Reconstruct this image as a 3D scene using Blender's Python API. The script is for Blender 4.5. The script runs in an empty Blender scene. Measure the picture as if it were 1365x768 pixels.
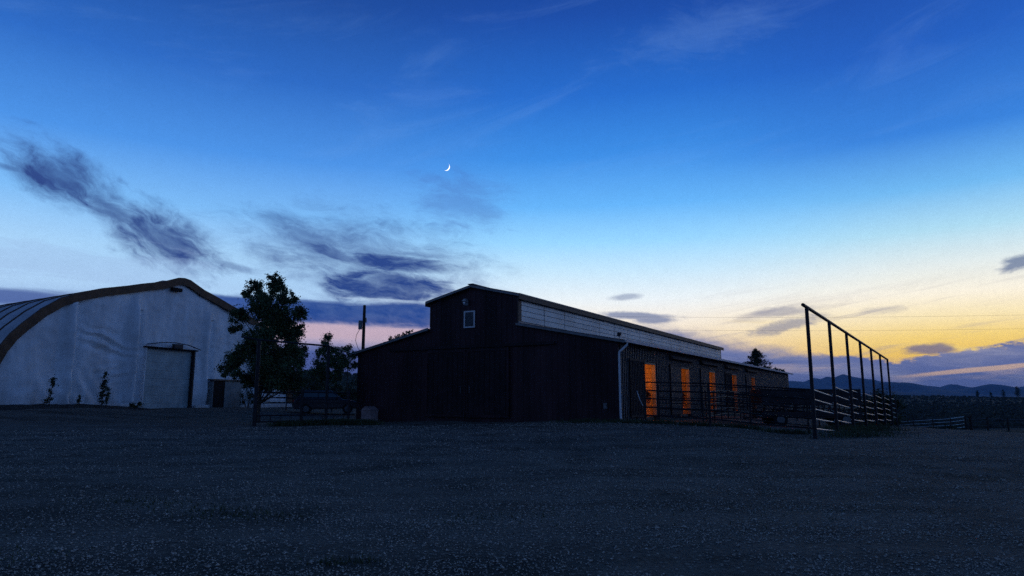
import bpy, bmesh, math, random
from mathutils import Vector, Matrix, noise
random.seed(11)
PI = math.pi; R = math.radians
sc = bpy.context.scene
col = sc.collection

# ------------------------------------------------------------------ camera
F = 900.0; TH = math.atan(146/900); EYE = 1.0
cd = bpy.data.cameras.new('camera'); cam = bpy.data.objects.new('camera', cd); col.objects.link(cam)
cam.location = (0, 0, EYE); cam.rotation_euler = (PI/2+TH, 0, 0)
cd.sensor_width = 36; cd.lens = 36*F/1365; cd.clip_start = .1; cd.clip_end = 30000
sc.camera = cam
sc.view_settings.view_transform = 'Standard'; sc.view_settings.look = 'None'
sc.view_settings.exposure = 0; sc.view_settings.gamma = 1; sc.view_settings.use_curve_mapping = False
try:
    sc.cycles.use_denoising = False
    sc.cycles.max_bounces = 6; sc.cycles.volume_bounces = 0
    sc.cycles.sample_clamp_indirect = 4
except Exception: pass

def ray(px, py):
    a = (px-682.5)/F; b = (384-py)/F; c = math.cos(TH); s = math.sin(TH)
    return Vector((a, c-b*s, s+b*c))
def at(px, py, Y):
    r = ray(px, py); return Vector((0, 0, EYE)) + r*(Y/r.y)
def azel(px, py):
    r = ray(px, py); return math.degrees(math.atan2(r.x, r.y)), math.degrees(math.atan2(r.z, math.hypot(r.x, r.y)))

# ------------------------------------------------------------------ terrain height
CP = [(0,0,-.55),(0,12,-.45),(-15,10,-.5),(15,10,-.6),(4.7,30,-.02),(-8.57,37.7,-.34),(-2,34,-.15),(10.3,23.4,-.36),
      (18,35,-.6),(25.9,46.3,-.88),(43.4,66,-2.05),(43,70,-2.5),(43,76,-3.0),(48.8,66,-2.2),(58,66,-2.4),(5.5,27.2,.0),(7.4,25.6,-.1),
      (-10.8,29,-.2),(-24.6,50,.25),(-20.4,63,.15),(-28,40,.45),(-22,46,.22),(-8.3,31,-.18),(-8,33.5,-.25),(14,50,-.12),(25,70,-.12),(4,50,-.2),
      (9,38,-.08),(18,55,-.08),(-35,20,0),(-12,58,.0),(60,40,-2),(40,40,-1.5),(30,25,-1.0),(30,100,-1.5),(-30,100,.2),(-4,45,-.3),(0,60,-.3),
      (-18,30,-.12),(-40,60,.5),(0,-15,-.6),(80,90,-3),(60,120,-3.2),(13,32,-.33),(31,46,-1.35),(36,50,-1.75),(36,58,-1.95),(30,52,-1.3)]
def gz(x, y):
    w = 0; z = 0
    for a, b, h in CP:
        k = 1/((x-a)**2+(y-b)**2+2.2)**1.8
        w += k; z += k*h
    near = z/w
    d = math.hypot(x, y)
    far = -2.6 + 11.5*math.exp(-((x+62)/50)**2-((y-215)/60)**2) + 4.8*math.exp(-((x-250)/150)**2-((y-480)/130)**2)
    far += 1.2*noise.noise(Vector((x*.008, y*.008, 3)))*min(1, d/400)
    t = min(1, max(0, (d-85)/90)); t = t*t*(3-2*t)
    return near*(1-t)+far*t
def gzn(x, y):
    d = math.hypot(x, y)
    n = noise.noise(Vector((x*.35, y*.35, 0)))*.05 + noise.noise(Vector((x*1.1, y*1.1, 5)))*.025
    return gz(x, y) + n*min(1, d/4)

# ------------------------------------------------------------------ node helper
class N:
    def __init__(s, nt): s.nt = nt
    def new(s, t, **k):
        n = s.nt.nodes.new(t)
        for a, b in k.items(): setattr(n, a, b)
        return n
    def put(s, sock, v):
        if isinstance(v, V): s.nt.links.new(v.s, sock)
        elif hasattr(v, 'is_linked') or isinstance(v, bpy.types.NodeSocket): s.nt.links.new(v, sock)
        else: sock.default_value = v
    def m(s, op, *a, clamp=False):
        n = s.new('ShaderNodeMath', operation=op, use_clamp=clamp)
        for i, x in enumerate(a): s.put(n.inputs[i], x)
        return V(s, n.outputs[0])
    def sm(s, v, lo, hi, a=0., b=1.):
        n = s.new('ShaderNodeMapRange', interpolation_type='SMOOTHSTEP')
        for i, x in enumerate((v, lo, hi, a, b)): s.put(n.inputs[i], x)
        return V(s, n.outputs[0])
    def mix(s, f, a, b):
        n = s.new('ShaderNodeMix', data_type='RGBA')
        s.put(n.inputs[0], f); s.put(n.inputs[6], a); s.put(n.inputs[7], b)
        return n.outputs[2]
    def xyz(s, x, y, z):
        n = s.new('ShaderNodeCombineXYZ')
        for i, v in enumerate((x, y, z)): s.put(n.inputs[i], v)
        return n.outputs[0]
    def noise(s, vec, scale, detail=4., rough=.55, dist=0.):
        n = s.new('ShaderNodeTexNoise')
        s.put(n.inputs['Vector'], vec); n.inputs['Scale'].default_value = scale
        n.inputs['Detail'].default_value = detail; n.inputs['Roughness'].default_value = rough
        n.inputs['Distortion'].default_value = dist
        return V(s, n.outputs['Fac'])
    def ramp(s, f, stops):
        n = s.new('ShaderNodeValToRGB'); s.put(n.inputs[0], f)
        e = n.color_ramp.elements
        while len(e) < len(stops): e.new(.5)
        for i, (p, c) in enumerate(stops): e[i].position = p; e[i].color = c if len(c) == 4 else (*c, 1)
        return n.outputs[0]
class V:
    def __init__(s, n, sock): s.n = n; s.s = sock
    def __add__(s, o): return s.n.m('ADD', s, o)
    def __radd__(s, o): return s.n.m('ADD', o, s)
    def __sub__(s, o): return s.n.m('SUBTRACT', s, o)
    def __rsub__(s, o): return s.n.m('SUBTRACT', o, s)
    def __mul__(s, o): return s.n.m('MULTIPLY', s, o)
    def __rmul__(s, o): return s.n.m('MULTIPLY', o, s)
    def __truediv__(s, o): return s.n.m('DIVIDE', s, o)
def lin(r, g, b):
    f = lambda v: v/255/12.92 if v/255 <= .04045 else ((v/255+.055)/1.055)**2.4
    return (f(r), f(g), f(b), 1)

# ------------------------------------------------------------------ world: dusk sky
w = bpy.data.worlds.new('World'); sc.world = w; w.use_nodes = True
nt = w.node_tree; nt.nodes.clear(); n = N(nt)
tc = n.new('ShaderNodeTexCoord'); sp = n.new('ShaderNodeSeparateXYZ'); nt.links.new(tc.outputs['Generated'], sp.inputs[0])
X, Y, Z = (V(n, sp.outputs[i]) for i in range(3))
az = n.m('ARCTAN2', X, Y)*57.2958
el = n.m('ARCSINE', Z)*57.2958
def sky_ramp(stops):      # stops: (elevation in degrees, rgb)
    return n.ramp(n.sm(0,0,1) if False else (el+2.)/72., [((e+2)/72, lin(*c)) for e, c in sorted(stops)])
left = sky_ramp([(0,(70,86,140)),(3,(92,112,172)),(5,(140,166,212)),(8,(172,206,240)),(11,(164,206,242)),(14.5,(122,182,238)),(19,(74,142,222)),
                 (25,(44,102,188)),(31,(30,74,152)),(36,(22,56,122)),(45,(10,26,66)),(68,(4,10,30))])
right = sky_ramp([(0,(120,124,165)),(1.7,(215,180,150)),(3,(255,208,84)),(4.4,(255,220,122)),(5.8,(254,234,182)),(7.4,(252,243,222)),(9.4,(226,234,232)),(12,(172,216,236)),
                  (15,(110,180,234)),(19,(56,126,212)),(25,(36,92,184)),(31,(28,70,156)),(36,(22,56,130)),(45,(10,28,72)),(68,(4,10,30))])
mid = sky_ramp([(0,(130,140,175)),(3,(246,214,176)),(5,(250,230,200)),(6.6,(248,240,228)),(8,(236,243,246)),(10.5,(196,228,248)),(13,(150,210,250)),(16,(100,176,242)),(20,(60,138,222)),
                (25,(38,104,196)),(31,(28,74,160)),(36,(20,56,130)),(45,(9,26,70)),(68,(4,10,30))])
away = sky_ramp([(0,(76,98,156)),(4,(112,140,202)),(9,(124,160,224)),(16,(104,150,222)),(25,(56,108,186)),(36,(18,48,110)),(50,(6,18,50)),(68,(4,10,30))])
warp = n.noise(n.xyz(az*.05, el*.12, 0.), 1., 3., .5)-.5
az2 = az + warp*10.
c = n.mix(n.sm(az2, -17., 5.), left, mid)
c = n.mix(n.sm(az2, 11., 33.), c, right)
# dusk: the half of the sky away from the afterglow is darker
back = n.m('ABSOLUTE', az-20.)
backf = n.sm(back, 62., 140.)
# streak noises
def streak(ang, sx, sy, seed, det=5., rough=.6, dist=.6):
    ca, sa = math.cos(R(ang)), math.sin(R(ang))
    u = az*ca + el*sa; v = el*ca - az*sa
    return n.noise(n.xyz(u*sx, v*sy, seed), 1., det, rough, dist)
s_diag = streak(-28, .16, .55, 1.3)
s_flat = streak(-3, .09, .75, 4.1)
s_up = streak(9, .07, .9, 9.7)
fine = streak(-15, .7, 1.5, 2.2, 5., .65, .3)
def blob(px, py, rx, ry, ang, nz, amp, lo=.0, hi=.55):     # ang: degrees, positive = falling to the right in the sky
    a, e = azel(px, py); k = .0615
    ca, sa = math.cos(R(-ang)), math.sin(R(-ang))
    du = az-a; dv = el-e
    u = (du*ca+dv*sa)/(rx*k); v = (dv*ca-du*sa)/(ry*k)
    r = n.m('SQRT', u*u+v*v)
    return n.sm(1.-r + (nz-.5)*amp, lo, hi)
def mx(*a):
    r = a[0]
    for b in a[1:]: r = n.m('MAXIMUM', r, b)
    return r
wx = (n.noise(n.xyz(az*.16, el*.22, 77.), 1., 3., .6)-.5)*4.
wy = (n.noise(n.xyz(az*.16, el*.22, 91.), 1., 3., .6)-.5)*2.4
def wstreak(ang, sx, sy, seed):
    ca, sa = math.cos(R(ang)), math.sin(R(ang)); a_ = az+wx; e_ = el+wy
    return n.noise(n.xyz((a_*ca+e_*sa)*sx, (e_*ca-a_*sa)*sy, seed), 1., 9., .66, .3)
wisp = wstreak(-26, .34, .72, 31.)
nzA = s_diag*.3+wisp*.7
A = mx(blob(84,236,62,32,26,nzA,2.2,-.3,.75), blob(145,277,78,20,32,nzA,2.2,-.3,.8)*.85, blob(218,318,72,33,22,nzA,2.2,-.35,.65), blob(300,352,60,6,12,nzA,1.6,-.2,.8)*.5, blob(30,228,44,5,6,nzA,1.,-.2,.8)*.7)
c = n.mix(A*(.4+wisp*.95), c, lin(46,70,130))
wispB = wstreak(-7, .30, .95, 53.)
nzB = s_diag*.25+wispB*.6+s_flat*.15
B = mx(blob(415,318,88,20,20,nzB,2.4,-.35,.8)*.75, blob(455,342,70,13,22,nzB,2.2,-.3,.7)*.85, blob(530,352,92,15,4,nzB,1.9,-.3,.55), blob(520,382,96,28,2,nzB,2.1,-.3,.45), blob(490,350,160,58,8,nzB,3.2,-.45,.9)*.65, blob(585,396,50,12,4,nzB,2.,-.3,.8)*.7)
c = n.mix(B*(.45+wispB*.95), c, lin(42,68,132))
c = n.mix(blob(520,401,90,3.2,2,s_flat,1.)*.5, c, lin(190,212,236))
D = blob(615,268,64,40,10,wispB,3.,-.4,.9)
c = n.mix(D*.38, c, lin(70,98,168))
# wide bank low in the left half, pale pink gap under it
a0, e_top = azel(480,403); _, e_bot = azel(480,434); _, e_p2 = azel(480,456)
wob = (s_flat-.5)*2.6 + (fine-.5)*.8
e2 = el + wob*.45
lm = n.sm(az, 1.5, -5.)
c = n.mix(n.sm(e2, e_p2-1.2, e_p2+.6, 1., 0.)*lm*.9, c, lin(74,88,148))
c = n.mix(n.sm(e2, e_p2-.9, e_p2+.5)*n.sm(e2, e_bot+1., e_bot-.3)*lm*n.sm(az, -33., -26.), c, lin(198,174,190))
bank = n.sm(e2, e_bot-.25, e_bot+.4)*n.sm(e2, e_top+.25, e_top-.25)*n.sm(az, -2., -7.5)*n.sm(az, -33., -26.)
c = n.mix(bank*(.8+fine*.3), c, lin(38,70,140))
c = n.mix(blob(10,395,85,11,-3,s_flat,1.6,-.2,.6)*.85, c, lin(58,80,146))
c = n.mix(blob(20,345,260,30,0,s_flat,4.)*.25, c, lin(150,175,215))
# small lens clouds over the long roof
c = n.mix(mx(blob(845,421,66,6.,3,wispB,1.8,-.15,.6), blob(872,427,36,6,0,wispB,1.6,-.15,.6), blob(832,396,24,4.5,-3,wispB,2.2,-.3,.7)*.7)*.8, c, lin(104,120,160))
# right: thin grey streaks over the glow, then the low bank
rm = n.sm(az, 9., 17.)
st = n.sm(s_up, .5, .72)*n.sm(el, 1., 3.)*n.sm(el, 9.5, 5.)*rm
c = n.mix(st*.8, c, lin(150,146,160))
st2 = n.sm(s_flat, .56, .72)*n.sm(el, 1.5, 2.5)*n.sm(el, 7., 3.5)*rm
c = n.mix(st2*.7, c, lin(255,224,130))
c = n.mix(mx(blob(1045,435,52,8,-12,wispB,3.,-.3,.6), blob(1040,415,44,7,-4,wispB,3.,-.3,.7)*.7, blob(1180,413,30,5,-4,wispB,2.6,-.3,.7)*.4)*.7, c, lin(128,132,156))
c = n.mix(blob(1238,466,26,7,2,wispB,2.6,-.3,.5)*.85, c, lin(112,108,140))
c = n.mix(blob(1366,347,24,9,-14,wispB,2.6,-.3,.6)*.8, c, lin(84,106,146))
pts = [azel(*p) for p in ((880,440),(985,460),(1087,473),(1190,482),(1260,473),(1365,457))]
line = pts[0][1] + 0.*az
for (x0,y0),(x1,y1) in zip(pts, pts[1:]):
    mr = n.new('ShaderNodeMapRange'); n.put(mr.inputs[0], az)
    for i, v in ((1,x0),(2,x1),(3,0.),(4,y1-y0)): mr.inputs[i].default_value = v
    line = line + V(n, mr.outputs[0])
dd = line - el + (s_up-.5)*1.5 + (fine-.5)*1.1
soft = n.sm(az, 27., 19., .3, 1.7)
low = n.sm(dd/soft, -.6, .5)*n.sm(az, 4., 13.)
c = n.mix(low*.96, c, n.mix(n.sm(s_flat, .42, .75), lin(92,110,166), lin(140,146,180)))
gl = n.sm(s_up*.5+s_flat*.5, .54, .66)*n.sm(az, 12., 18.)*n.sm(el, .8, 1.6)*n.sm(el, 3.6, 2.6)
c = n.mix(gl*.35, c, lin(216,186,170))
c = n.mix(blob(1310,492,95,3.4,-5,s_up,.8)*.8, c, lin(226,190,160))
# high thin cirrus
ci = streak(12, .05, .28, 21., 6., .62, 1.)
c = n.mix(n.sm(ci, .5, .85)*n.sm(el, 14., 22.)*.15, c, lin(128,172,232))
c = n.mix(blob(940,42,110,30,-6,wispB,3.,-.4,1.)*.10, c, lin(130,170,225))
g = n.noise(n.xyz(az*.9, el*.9, 7.), 1., 6., .7)
g2 = n.noise(n.xyz(az*5., el*5., 3.), 1., 3., .7)
mul = .88 + g*.12 + g2*.14
c = n.mix(mx(n.sm(az, 42., 66.), n.sm(az, -44., -75.)), c, away)
vm = n.new('ShaderNodeVectorMath', operation='SCALE'); n.put(vm.inputs[0], c); n.put(vm.inputs['Scale'], mul*n.sm(back, 95., 170., 1.15, .55))
gr = n.sm(el, -1., -.2)
cc = n.mix(gr, lin(10,14,26), vm.outputs[0])
bg = n.new('ShaderNodeBackground'); n.put(bg.inputs[0], cc); bg.inputs[1].default_value = 1.0
wo = n.new('ShaderNodeOutputWorld'); nt.links.new(bg.outputs[0], wo.inputs[0])
w.cycles.sampling_method = 'MANUAL'; w.cycles.sample_map_resolution = 1024

# last of the sun: a very weak, wide warm source low over the afterglow
sl = bpy.data.lights.new('sun', 'SUN'); sl.energy = .02; sl.angle = R(12); sl.color = (1, .62, .32)
so = bpy.data.objects.new('sun', sl); col.objects.link(so)
sd = Vector((math.sin(R(46)), math.cos(R(46)), math.tan(R(2.5))))
so.rotation_euler = sd.to_track_quat('Z', 'Y').to_euler()

# ------------------------------------------------------------------ materials
MATS = {}
def mat(name, base, rough=.7, metal=0., var=.25, scale=3., bump=0., bscale=30., col2=None, stretch=(1,1,1), spec=.3, obj=True, trans=0.):
    if name in MATS: return MATS[name]
    m = bpy.data.materials.new(name); m.use_nodes = True; t = m.node_tree; t.nodes.clear(); k = N(t)
    out = k.new('ShaderNodeOutputMaterial'); b = k.new('ShaderNodeBsdfPrincipled'); t.links.new(b.outputs[0], out.inputs[0])
    c0 = k.new('ShaderNodeTexCoord'); mp = k.new('ShaderNodeMapping'); t.links.new(c0.outputs['Object' if obj else 'Generated'], mp.inputs[0])
    mp.inputs['Scale'].default_value = stretch
    nz = k.noise(mp.outputs[0], scale, 6., .62)
    c2 = col2 or tuple(v*(1-var) for v in base)
    c1 = tuple(min(1, v*(1+var*.6)) for v in base)
    t.links.new(k.mix(k.sm(nz, .32, .68), (*c2, 1), (*c1, 1)), b.inputs['Base Color'])
    b.inputs['Roughness'].default_value = rough; b.inputs['Metallic'].default_value = metal
    b.inputs['Specular IOR Level'].default_value = spec
    if trans: b.inputs['Transmission Weight'].default_value = trans
    if bump:
        bn = k.new('ShaderNodeBump'); bn.inputs['Strength'].default_value = bump; bn.inputs['Distance'].default_value = .02
        k.put(bn.inputs['Height'], k.noise(mp.outputs[0], bscale, 5., .6)); t.links.new(bn.outputs[0], b.inputs['Normal'])
    MATS[name] = m; return m
M = dict(
 red=mat('red_steel', (.05,.022,.025), .6, 0, .6, .7, .2, 9, stretch=(1,1,.25), spec=.2),
 redside=mat('weathered_red_siding_rib_highlights', (.035,.024,.024), .55, 0, .5, 1.6, .2, 12, stretch=(1,1,.2), spec=.35),
 reddoor=mat('dark_door_red', (.03,.016,.017), .75, 0, .4, 1.3, .15, 10),
 trim=mat('dark_trim', (.07,.05,.045), .5, 0, .3, 3),
 flash=mat('pale_flashing', (.20,.20,.20), .45, .2, .25, 3),
 brown=mat('brown_trim', (.10,.055,.035), .6, 0, .3, 3),
 roof=mat('steel_roof', (.09,.07,.07), .45, .3, .3, 2, .1, 8),
 clear=mat('fogged_roof_light_panel', (.80,.73,.64), .5, 0, .2, .9, .1, 5, stretch=(1,.4,1)),
 seam=mat('panel_seam', (.05,.05,.055), .7),
 white=mat('white_paint', (.7,.7,.7), .45, 0, .12, 4),
 gutter=mat('grey_gutter', (.62,.60,.60), .45, .1, .25, 2),
 wood=mat('stall_plywood', (.62,.36,.17), .7, 0, .35, 2.2, .1, 14, stretch=(1,1,.3)),
 woodp=mat('stall_posts', (.32,.22,.14), .7, 0, .3, 3),
 dirtf=mat('stall_floor', (.16,.12,.08), .95, 0, .4, 3, .4, 12),
 fabric=mat('white_fabric', (.72,.73,.74), .6, 0, .18, 1.0, .25, 2.5, stretch=(1,1,.3)),
 band=mat('rusty_band', (.13,.066,.034), .7, 0, .35, 2),
 rollup=mat('grey_green_door', (.36,.42,.42), .6, 0, .2, 1.2, .1, 8),
 panel=mat('grey_shed_panel', (.20,.22,.22), .7, 0, .25, 2),
 black=mat('black_opening', (.012,.008,.007), .9),
 blacksteel=mat('black_pipe', (.022,.021,.024), .55, .2, .4, 5, spec=.25),
 rail=mat('bare_steel_rail', (.62,.58,.54), .42, .55, .35, 4),
 pole=mat('creosote_pole', (.04,.03,.024), .9, 0, .4, 2, .4, 20, stretch=(3,3,.3)),
 grey=mat('grey_metal', (.16,.17,.18), .5, .5, .3, 4),
 wire=mat('wire', (.03,.03,.035), .6),
 pink=mat('pinkish_box', (.34,.25,.24), .75, 0, .3, 3, .1, 10),
 bark=mat('bark', (.06,.05,.04), .95, 0, .4, 3, .6, 18, stretch=(2,2,.4)),
 leaf=mat('leaf', (.075,.115,.045), .6, 0, .55, 1.1, spec=.3),
 leaf2=mat('shrub_leaf', (.06,.08,.035), .7, 0, .5, 1.0),
 needle=mat('needles', (.03,.055,.03), .8, 0, .5, 1.5),
 carp=mat('dark_car_paint', (.012,.014,.022), .28, .0, .2, 2, spec=.6),
 glass=mat('dark_glass', (.03,.035,.04), .08, 0, .1, 2, spec=.8),
 lampg=mat('headlight_glass', (.7,.7,.72), .12, .3, .1, 3, spec=.9),
 rubber=mat('rubber', (.018,.018,.018), .85),
 wagon=mat('dark_wagon_steel', (.03,.026,.028), .6, .2, .4, 2),
 grass=mat('grass_blades', (.05,.075,.03), .8, 0, .5, .8),
 stone=mat('gravel_stone', (.48,.42,.34), .8, 0, .85, 40),
 sage=mat('sagebrush', (.042,.047,.034), .9, 0, .5, .2),
)
def rib_highlight(m, axis, lim, colr):  # paints patchy pale highlights into the colour of the raised ribs
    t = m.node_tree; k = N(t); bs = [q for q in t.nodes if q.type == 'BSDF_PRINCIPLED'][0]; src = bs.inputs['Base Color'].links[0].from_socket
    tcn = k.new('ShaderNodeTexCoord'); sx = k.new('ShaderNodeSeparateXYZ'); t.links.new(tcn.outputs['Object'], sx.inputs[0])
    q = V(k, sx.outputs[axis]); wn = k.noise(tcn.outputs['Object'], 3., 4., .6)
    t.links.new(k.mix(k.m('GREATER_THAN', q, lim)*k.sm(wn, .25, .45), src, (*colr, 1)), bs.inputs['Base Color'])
M['doorside'] = mat('weathered_stall_door_rib_highlights', (.055,.036,.034), .5, 0, .5, 1.6, .2, 12, stretch=(1,1,.2), spec=.35)
def splash(m):
    t = m.node_tree; k = N(t); bs = [q for q in t.nodes if q.type == 'BSDF_PRINCIPLED'][0]; src = bs.inputs['Base Color'].links[0].from_socket
    tcn = k.new('ShaderNodeTexCoord'); sx = k.new('ShaderNodeSeparateXYZ'); t.links.new(tcn.outputs['Object'], sx.inputs[0])
    mp = k.new('ShaderNodeMapping'); t.links.new(tcn.outputs['Object'], mp.inputs[0]); mp.inputs['Scale'].default_value = (1.6, 1, .25)
    wn = k.noise(mp.outputs[0], 1.5, 6., .65); z = V(k, sx.outputs[2])
    f1 = k.sm(z + (wn-.5)*3.2, 1.5, -.1)*.55; f2 = k.sm(wn, .6, .8)*.3
    t.links.new(k.mix(f1+f2, src, (.27,.25,.22,1)), bs.inputs['Base Color'])
splash(M['fabric'])
rib_highlight(M['redside'], 0, .03, (.17,.155,.15)); rib_highlight(M['doorside'], 0, .12, (.14,.13,.125))
def ground_mat():
    m = bpy.data.materials.new('gravel_ground'); m.use_nodes = True; t = m.node_tree; t.nodes.clear(); k = N(t)
    out = k.new('ShaderNodeOutputMaterial'); b = k.new('ShaderNodeBsdfPrincipled'); t.links.new(b.outputs[0], out.inputs[0])
    ge = k.new('ShaderNodeNewGeometry'); P = ge.outputs['Position']
    s3 = k.new('ShaderNodeSeparateXYZ'); t.links.new(P, s3.inputs[0]); x, y = V(k, s3.outputs[0]), V(k, s3.outputs[1])
    big = k.noise(P, .12, 4., .55); medn = k.noise(P, .9, 5., .6); fi = k.noise(P, 14., 6., .75)
    tr = k.noise(k.xyz(x*.12+y*.03, y*.95, 0.), 1., 5., .6, .8)          # wheel tracks running across the lot
    vo = k.new('ShaderNodeTexVoronoi'); k.put(vo.inputs['Vector'], P); vo.inputs['Scale'].default_value = 17.
    vd = V(k, vo.outputs['Distance'])
    ch = k.new('ShaderNodeSeparateColor'); t.links.new(vo.outputs['Color'], ch.inputs[0]); rnd = V(k, ch.outputs[0])
    a = k.mix(k.sm(medn*.5+tr*.5, .36, .62), (.088,.073,.056,1), (.21,.178,.14,1))
    a = k.mix(k.sm(rnd, .45, 1.)*k.sm(vd, .5, .1)*.8, a, (.60,.50,.38,1))
    a = k.mix(k.sm(fi, .5, .3)*.65, a, (.03,.027,.022,1))
    a = k.mix(k.sm(big*.55+medn*.45, .45, .33)*.6, a, (.05,.052,.035,1))   # weedy patches
    dist = k.m('SQRT', x*x+y*y)
    brush = k.noise(P, .045, 6., .6); b2 = k.noise(P, .5, 4., .6)
    f = k.mix(k.sm(brush*.6+b2*.4, .42, .58), (.03,.036,.026,1), (.085,.082,.056,1))
    f = k.mix(k.sm(dist+(b2-.5)*40., 70., 85.)*k.sm(dist+(b2-.5)*40., 150., 110.)*.7, f, (.085,.08,.058,1))
    edge = k.sm(dist+(big-.5)*14., 58., 72.)
    a = k.mix(edge, a, f)
    t.links.new(a, b.inputs['Base Color']); b.inputs['Roughness'].default_value = .95; b.inputs['Specular IOR Level'].default_value = .15
    bn = k.new('ShaderNodeBump'); bn.inputs['Strength'].default_value = 1.; bn.inputs['Distance'].default_value = .05
    k.put(bn.inputs['Height'], k.noise(P, 5., 6., .7)*.8 + (1.-vd)*.5 + fi*.4 + tr*.6); t.links.new(bn.outputs[0], b.inputs['Normal'])
    return m

# ------------------------------------------------------------------ mesh helpers
class MB:
    def __init__(s): s.v = []; s.f = []; s.smooth = False
    def add(s, vs, fs):
        o = len(s.v); s.v += [tuple(v) for v in vs]; s.f += [tuple(i+o for i in f) for f in fs]; return s
    def box(s, x0, x1, y0, y1, z0, z1, mtx=None):
        vs = [Vector((x, y, z)) for z in (z0, z1) for y in (y0, y1) for x in (x0, x1)]
        if mtx: vs = [mtx @ v for v in vs]
        return s.add(vs, [(0,2,3,1),(4,5,7,6),(0,1,5,4),(2,6,7,3),(0,4,6,2),(1,3,7,5)])
    def tube(s, pts, r, seg=8, caps=True):
        pts = [Vector(p) for p in pts]; n_ = len(pts); rs = r if isinstance(r, (list, tuple)) else [r]*n_
        vs = []; up = None
        for i, p in enumerate(pts):
            t = (pts[min(i+1, n_-1)]-pts[max(i-1, 0)]).normalized()
            if up is None: up = Vector((0,0,1)) if abs(t.z) < .9 else Vector((1,0,0))
            a = t.cross(up)
            if a.length < 1e-4: a = t.cross(Vector((0,1,0)))
            a.normalize(); b = a.cross(t).normalized(); up = b
            for j in range(seg):
                q = 2*PI*j/seg; vs.append(p + (a*math.cos(q)+b*math.sin(q))*rs[i])
        fs = [(i*seg+j, i*seg+(j+1) % seg, (i+1)*seg+(j+1) % seg, (i+1)*seg+j) for i in range(n_-1) for j in range(seg)]
        if caps: fs += [tuple(range(seg))[::-1], tuple(range((n_-1)*seg, n_*seg))]
        s.smooth = True
        return s.add(vs, fs)
    def prism(s, poly, a, b, axis='y'):     # poly of 2D points extruded between a and b along axis
        f = {'y': lambda p, q: (p[0], q, p[1]), 'x': lambda p, q: (q, p[0], p[1]), 'z': lambda p, q: (p[0], p[1], q)}[axis]
        k = len(poly); vs = [f(p, a) for p in poly]+[f(p, b) for p in poly]
        return s.add(vs, [tuple(range(k))[::-1], tuple(range(k, 2*k))]+[(i, (i+1) % k, k+(i+1) % k, k+i) for i in range(k)])
    def disc(s, c, r, thick, axis='x', seg=20):
        pl = [(c[0 if axis != 'x' else 1]+r*math.cos(2*PI*i/seg), c[2 if axis != 'z' else 1]+r*math.sin(2*PI*i/seg)) for i in range(seg)]
        k = {'x': 0, 'y': 1, 'z': 2}[axis]
        return s.prism(pl, c[k]-thick/2, c[k]+thick/2, axis)
    def build(s, name, m, parent=None, smooth=None, bevel=0, loc=None, fix=True):
        me = bpy.data.meshes.new(name); me.from_pydata(s.v, [], s.f); me.materials.append(m)
        if fix and len(s.f) < 30000:
            bm = bmesh.new(); bm.from_mesh(me); bmesh.ops.recalc_face_normals(bm, faces=bm.faces); bm.to_mesh(me); bm.free()
        if s.smooth if smooth is None else smooth:
            me.polygons.foreach_set('use_smooth', [True]*len(me.polygons))
            if hasattr(me, 'set_sharp_from_angle'): me.set_sharp_from_angle(angle=R(40))
        o = bpy.data.objects.new(name, me); col.objects.link(o)
        if parent: o.parent = parent
        if loc is not None: o.location = loc
        if bevel:
            bv = o.modifiers.new('bevel', 'BEVEL'); bv.width = bevel; bv.segments = 2; bv.limit_method = 'ANGLE'
        return o
def tag(o, label=None, cat=None, group=None, kind=None):
    if label: o['label'] = label
    if cat: o['category'] = cat
    if group: o['group'] = group
    if kind: o['kind'] = kind
    return o
def empty(name, loc, rz, label, cat, group=None):
    o = bpy.data.objects.new(name, None); col.objects.link(o); o.location = loc; o.rotation_euler = (0, 0, rz)
    o.empty_display_size = .3
    return tag(o, label, cat, group)
def kids(o): return [c for c in bpy.data.objects if c.parent == o]
def copy_tree(o, parent=None):
    c = o.copy(); col.objects.link(c); c.parent = parent
    for ch in kids(o):
        copy_tree(ch, c)
    return c

# ------------------------------------------------------------------ ground, hills, mountains
def make_ground():
    rs = [0]; r = .6
    while r < 9000:
        rs.append(r); r *= 1.045 if r < 90 else 1.08
    A_ = 300; vs = [(0, 0, gzn(0, 0))]; fs = []
    for i, r in enumerate(rs[1:]):
        for j in range(A_):
            q = 2*PI*j/A_; x, y = r*math.sin(q), r*math.cos(q); vs.append((x, y, gzn(x, y)))
    for j in range(A_): fs.append((0, 1+(j+1) % A_, 1+j))
    for i in range(len(rs)-2):
        o = 1+i*A_; p = o+A_
        for j in range(A_): fs.append((o+j, o+(j+1) % A_, p+(j+1) % A_, p+j))
    mb = MB(); mb.v = vs; mb.f = fs
    o = mb.build('ground', ground_mat(), smooth=True, fix=False); tag(o, kind='structure')
    me = o.data
    if me.polygons[600].normal.z < 0: me.flip_normals()
make_ground()

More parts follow.
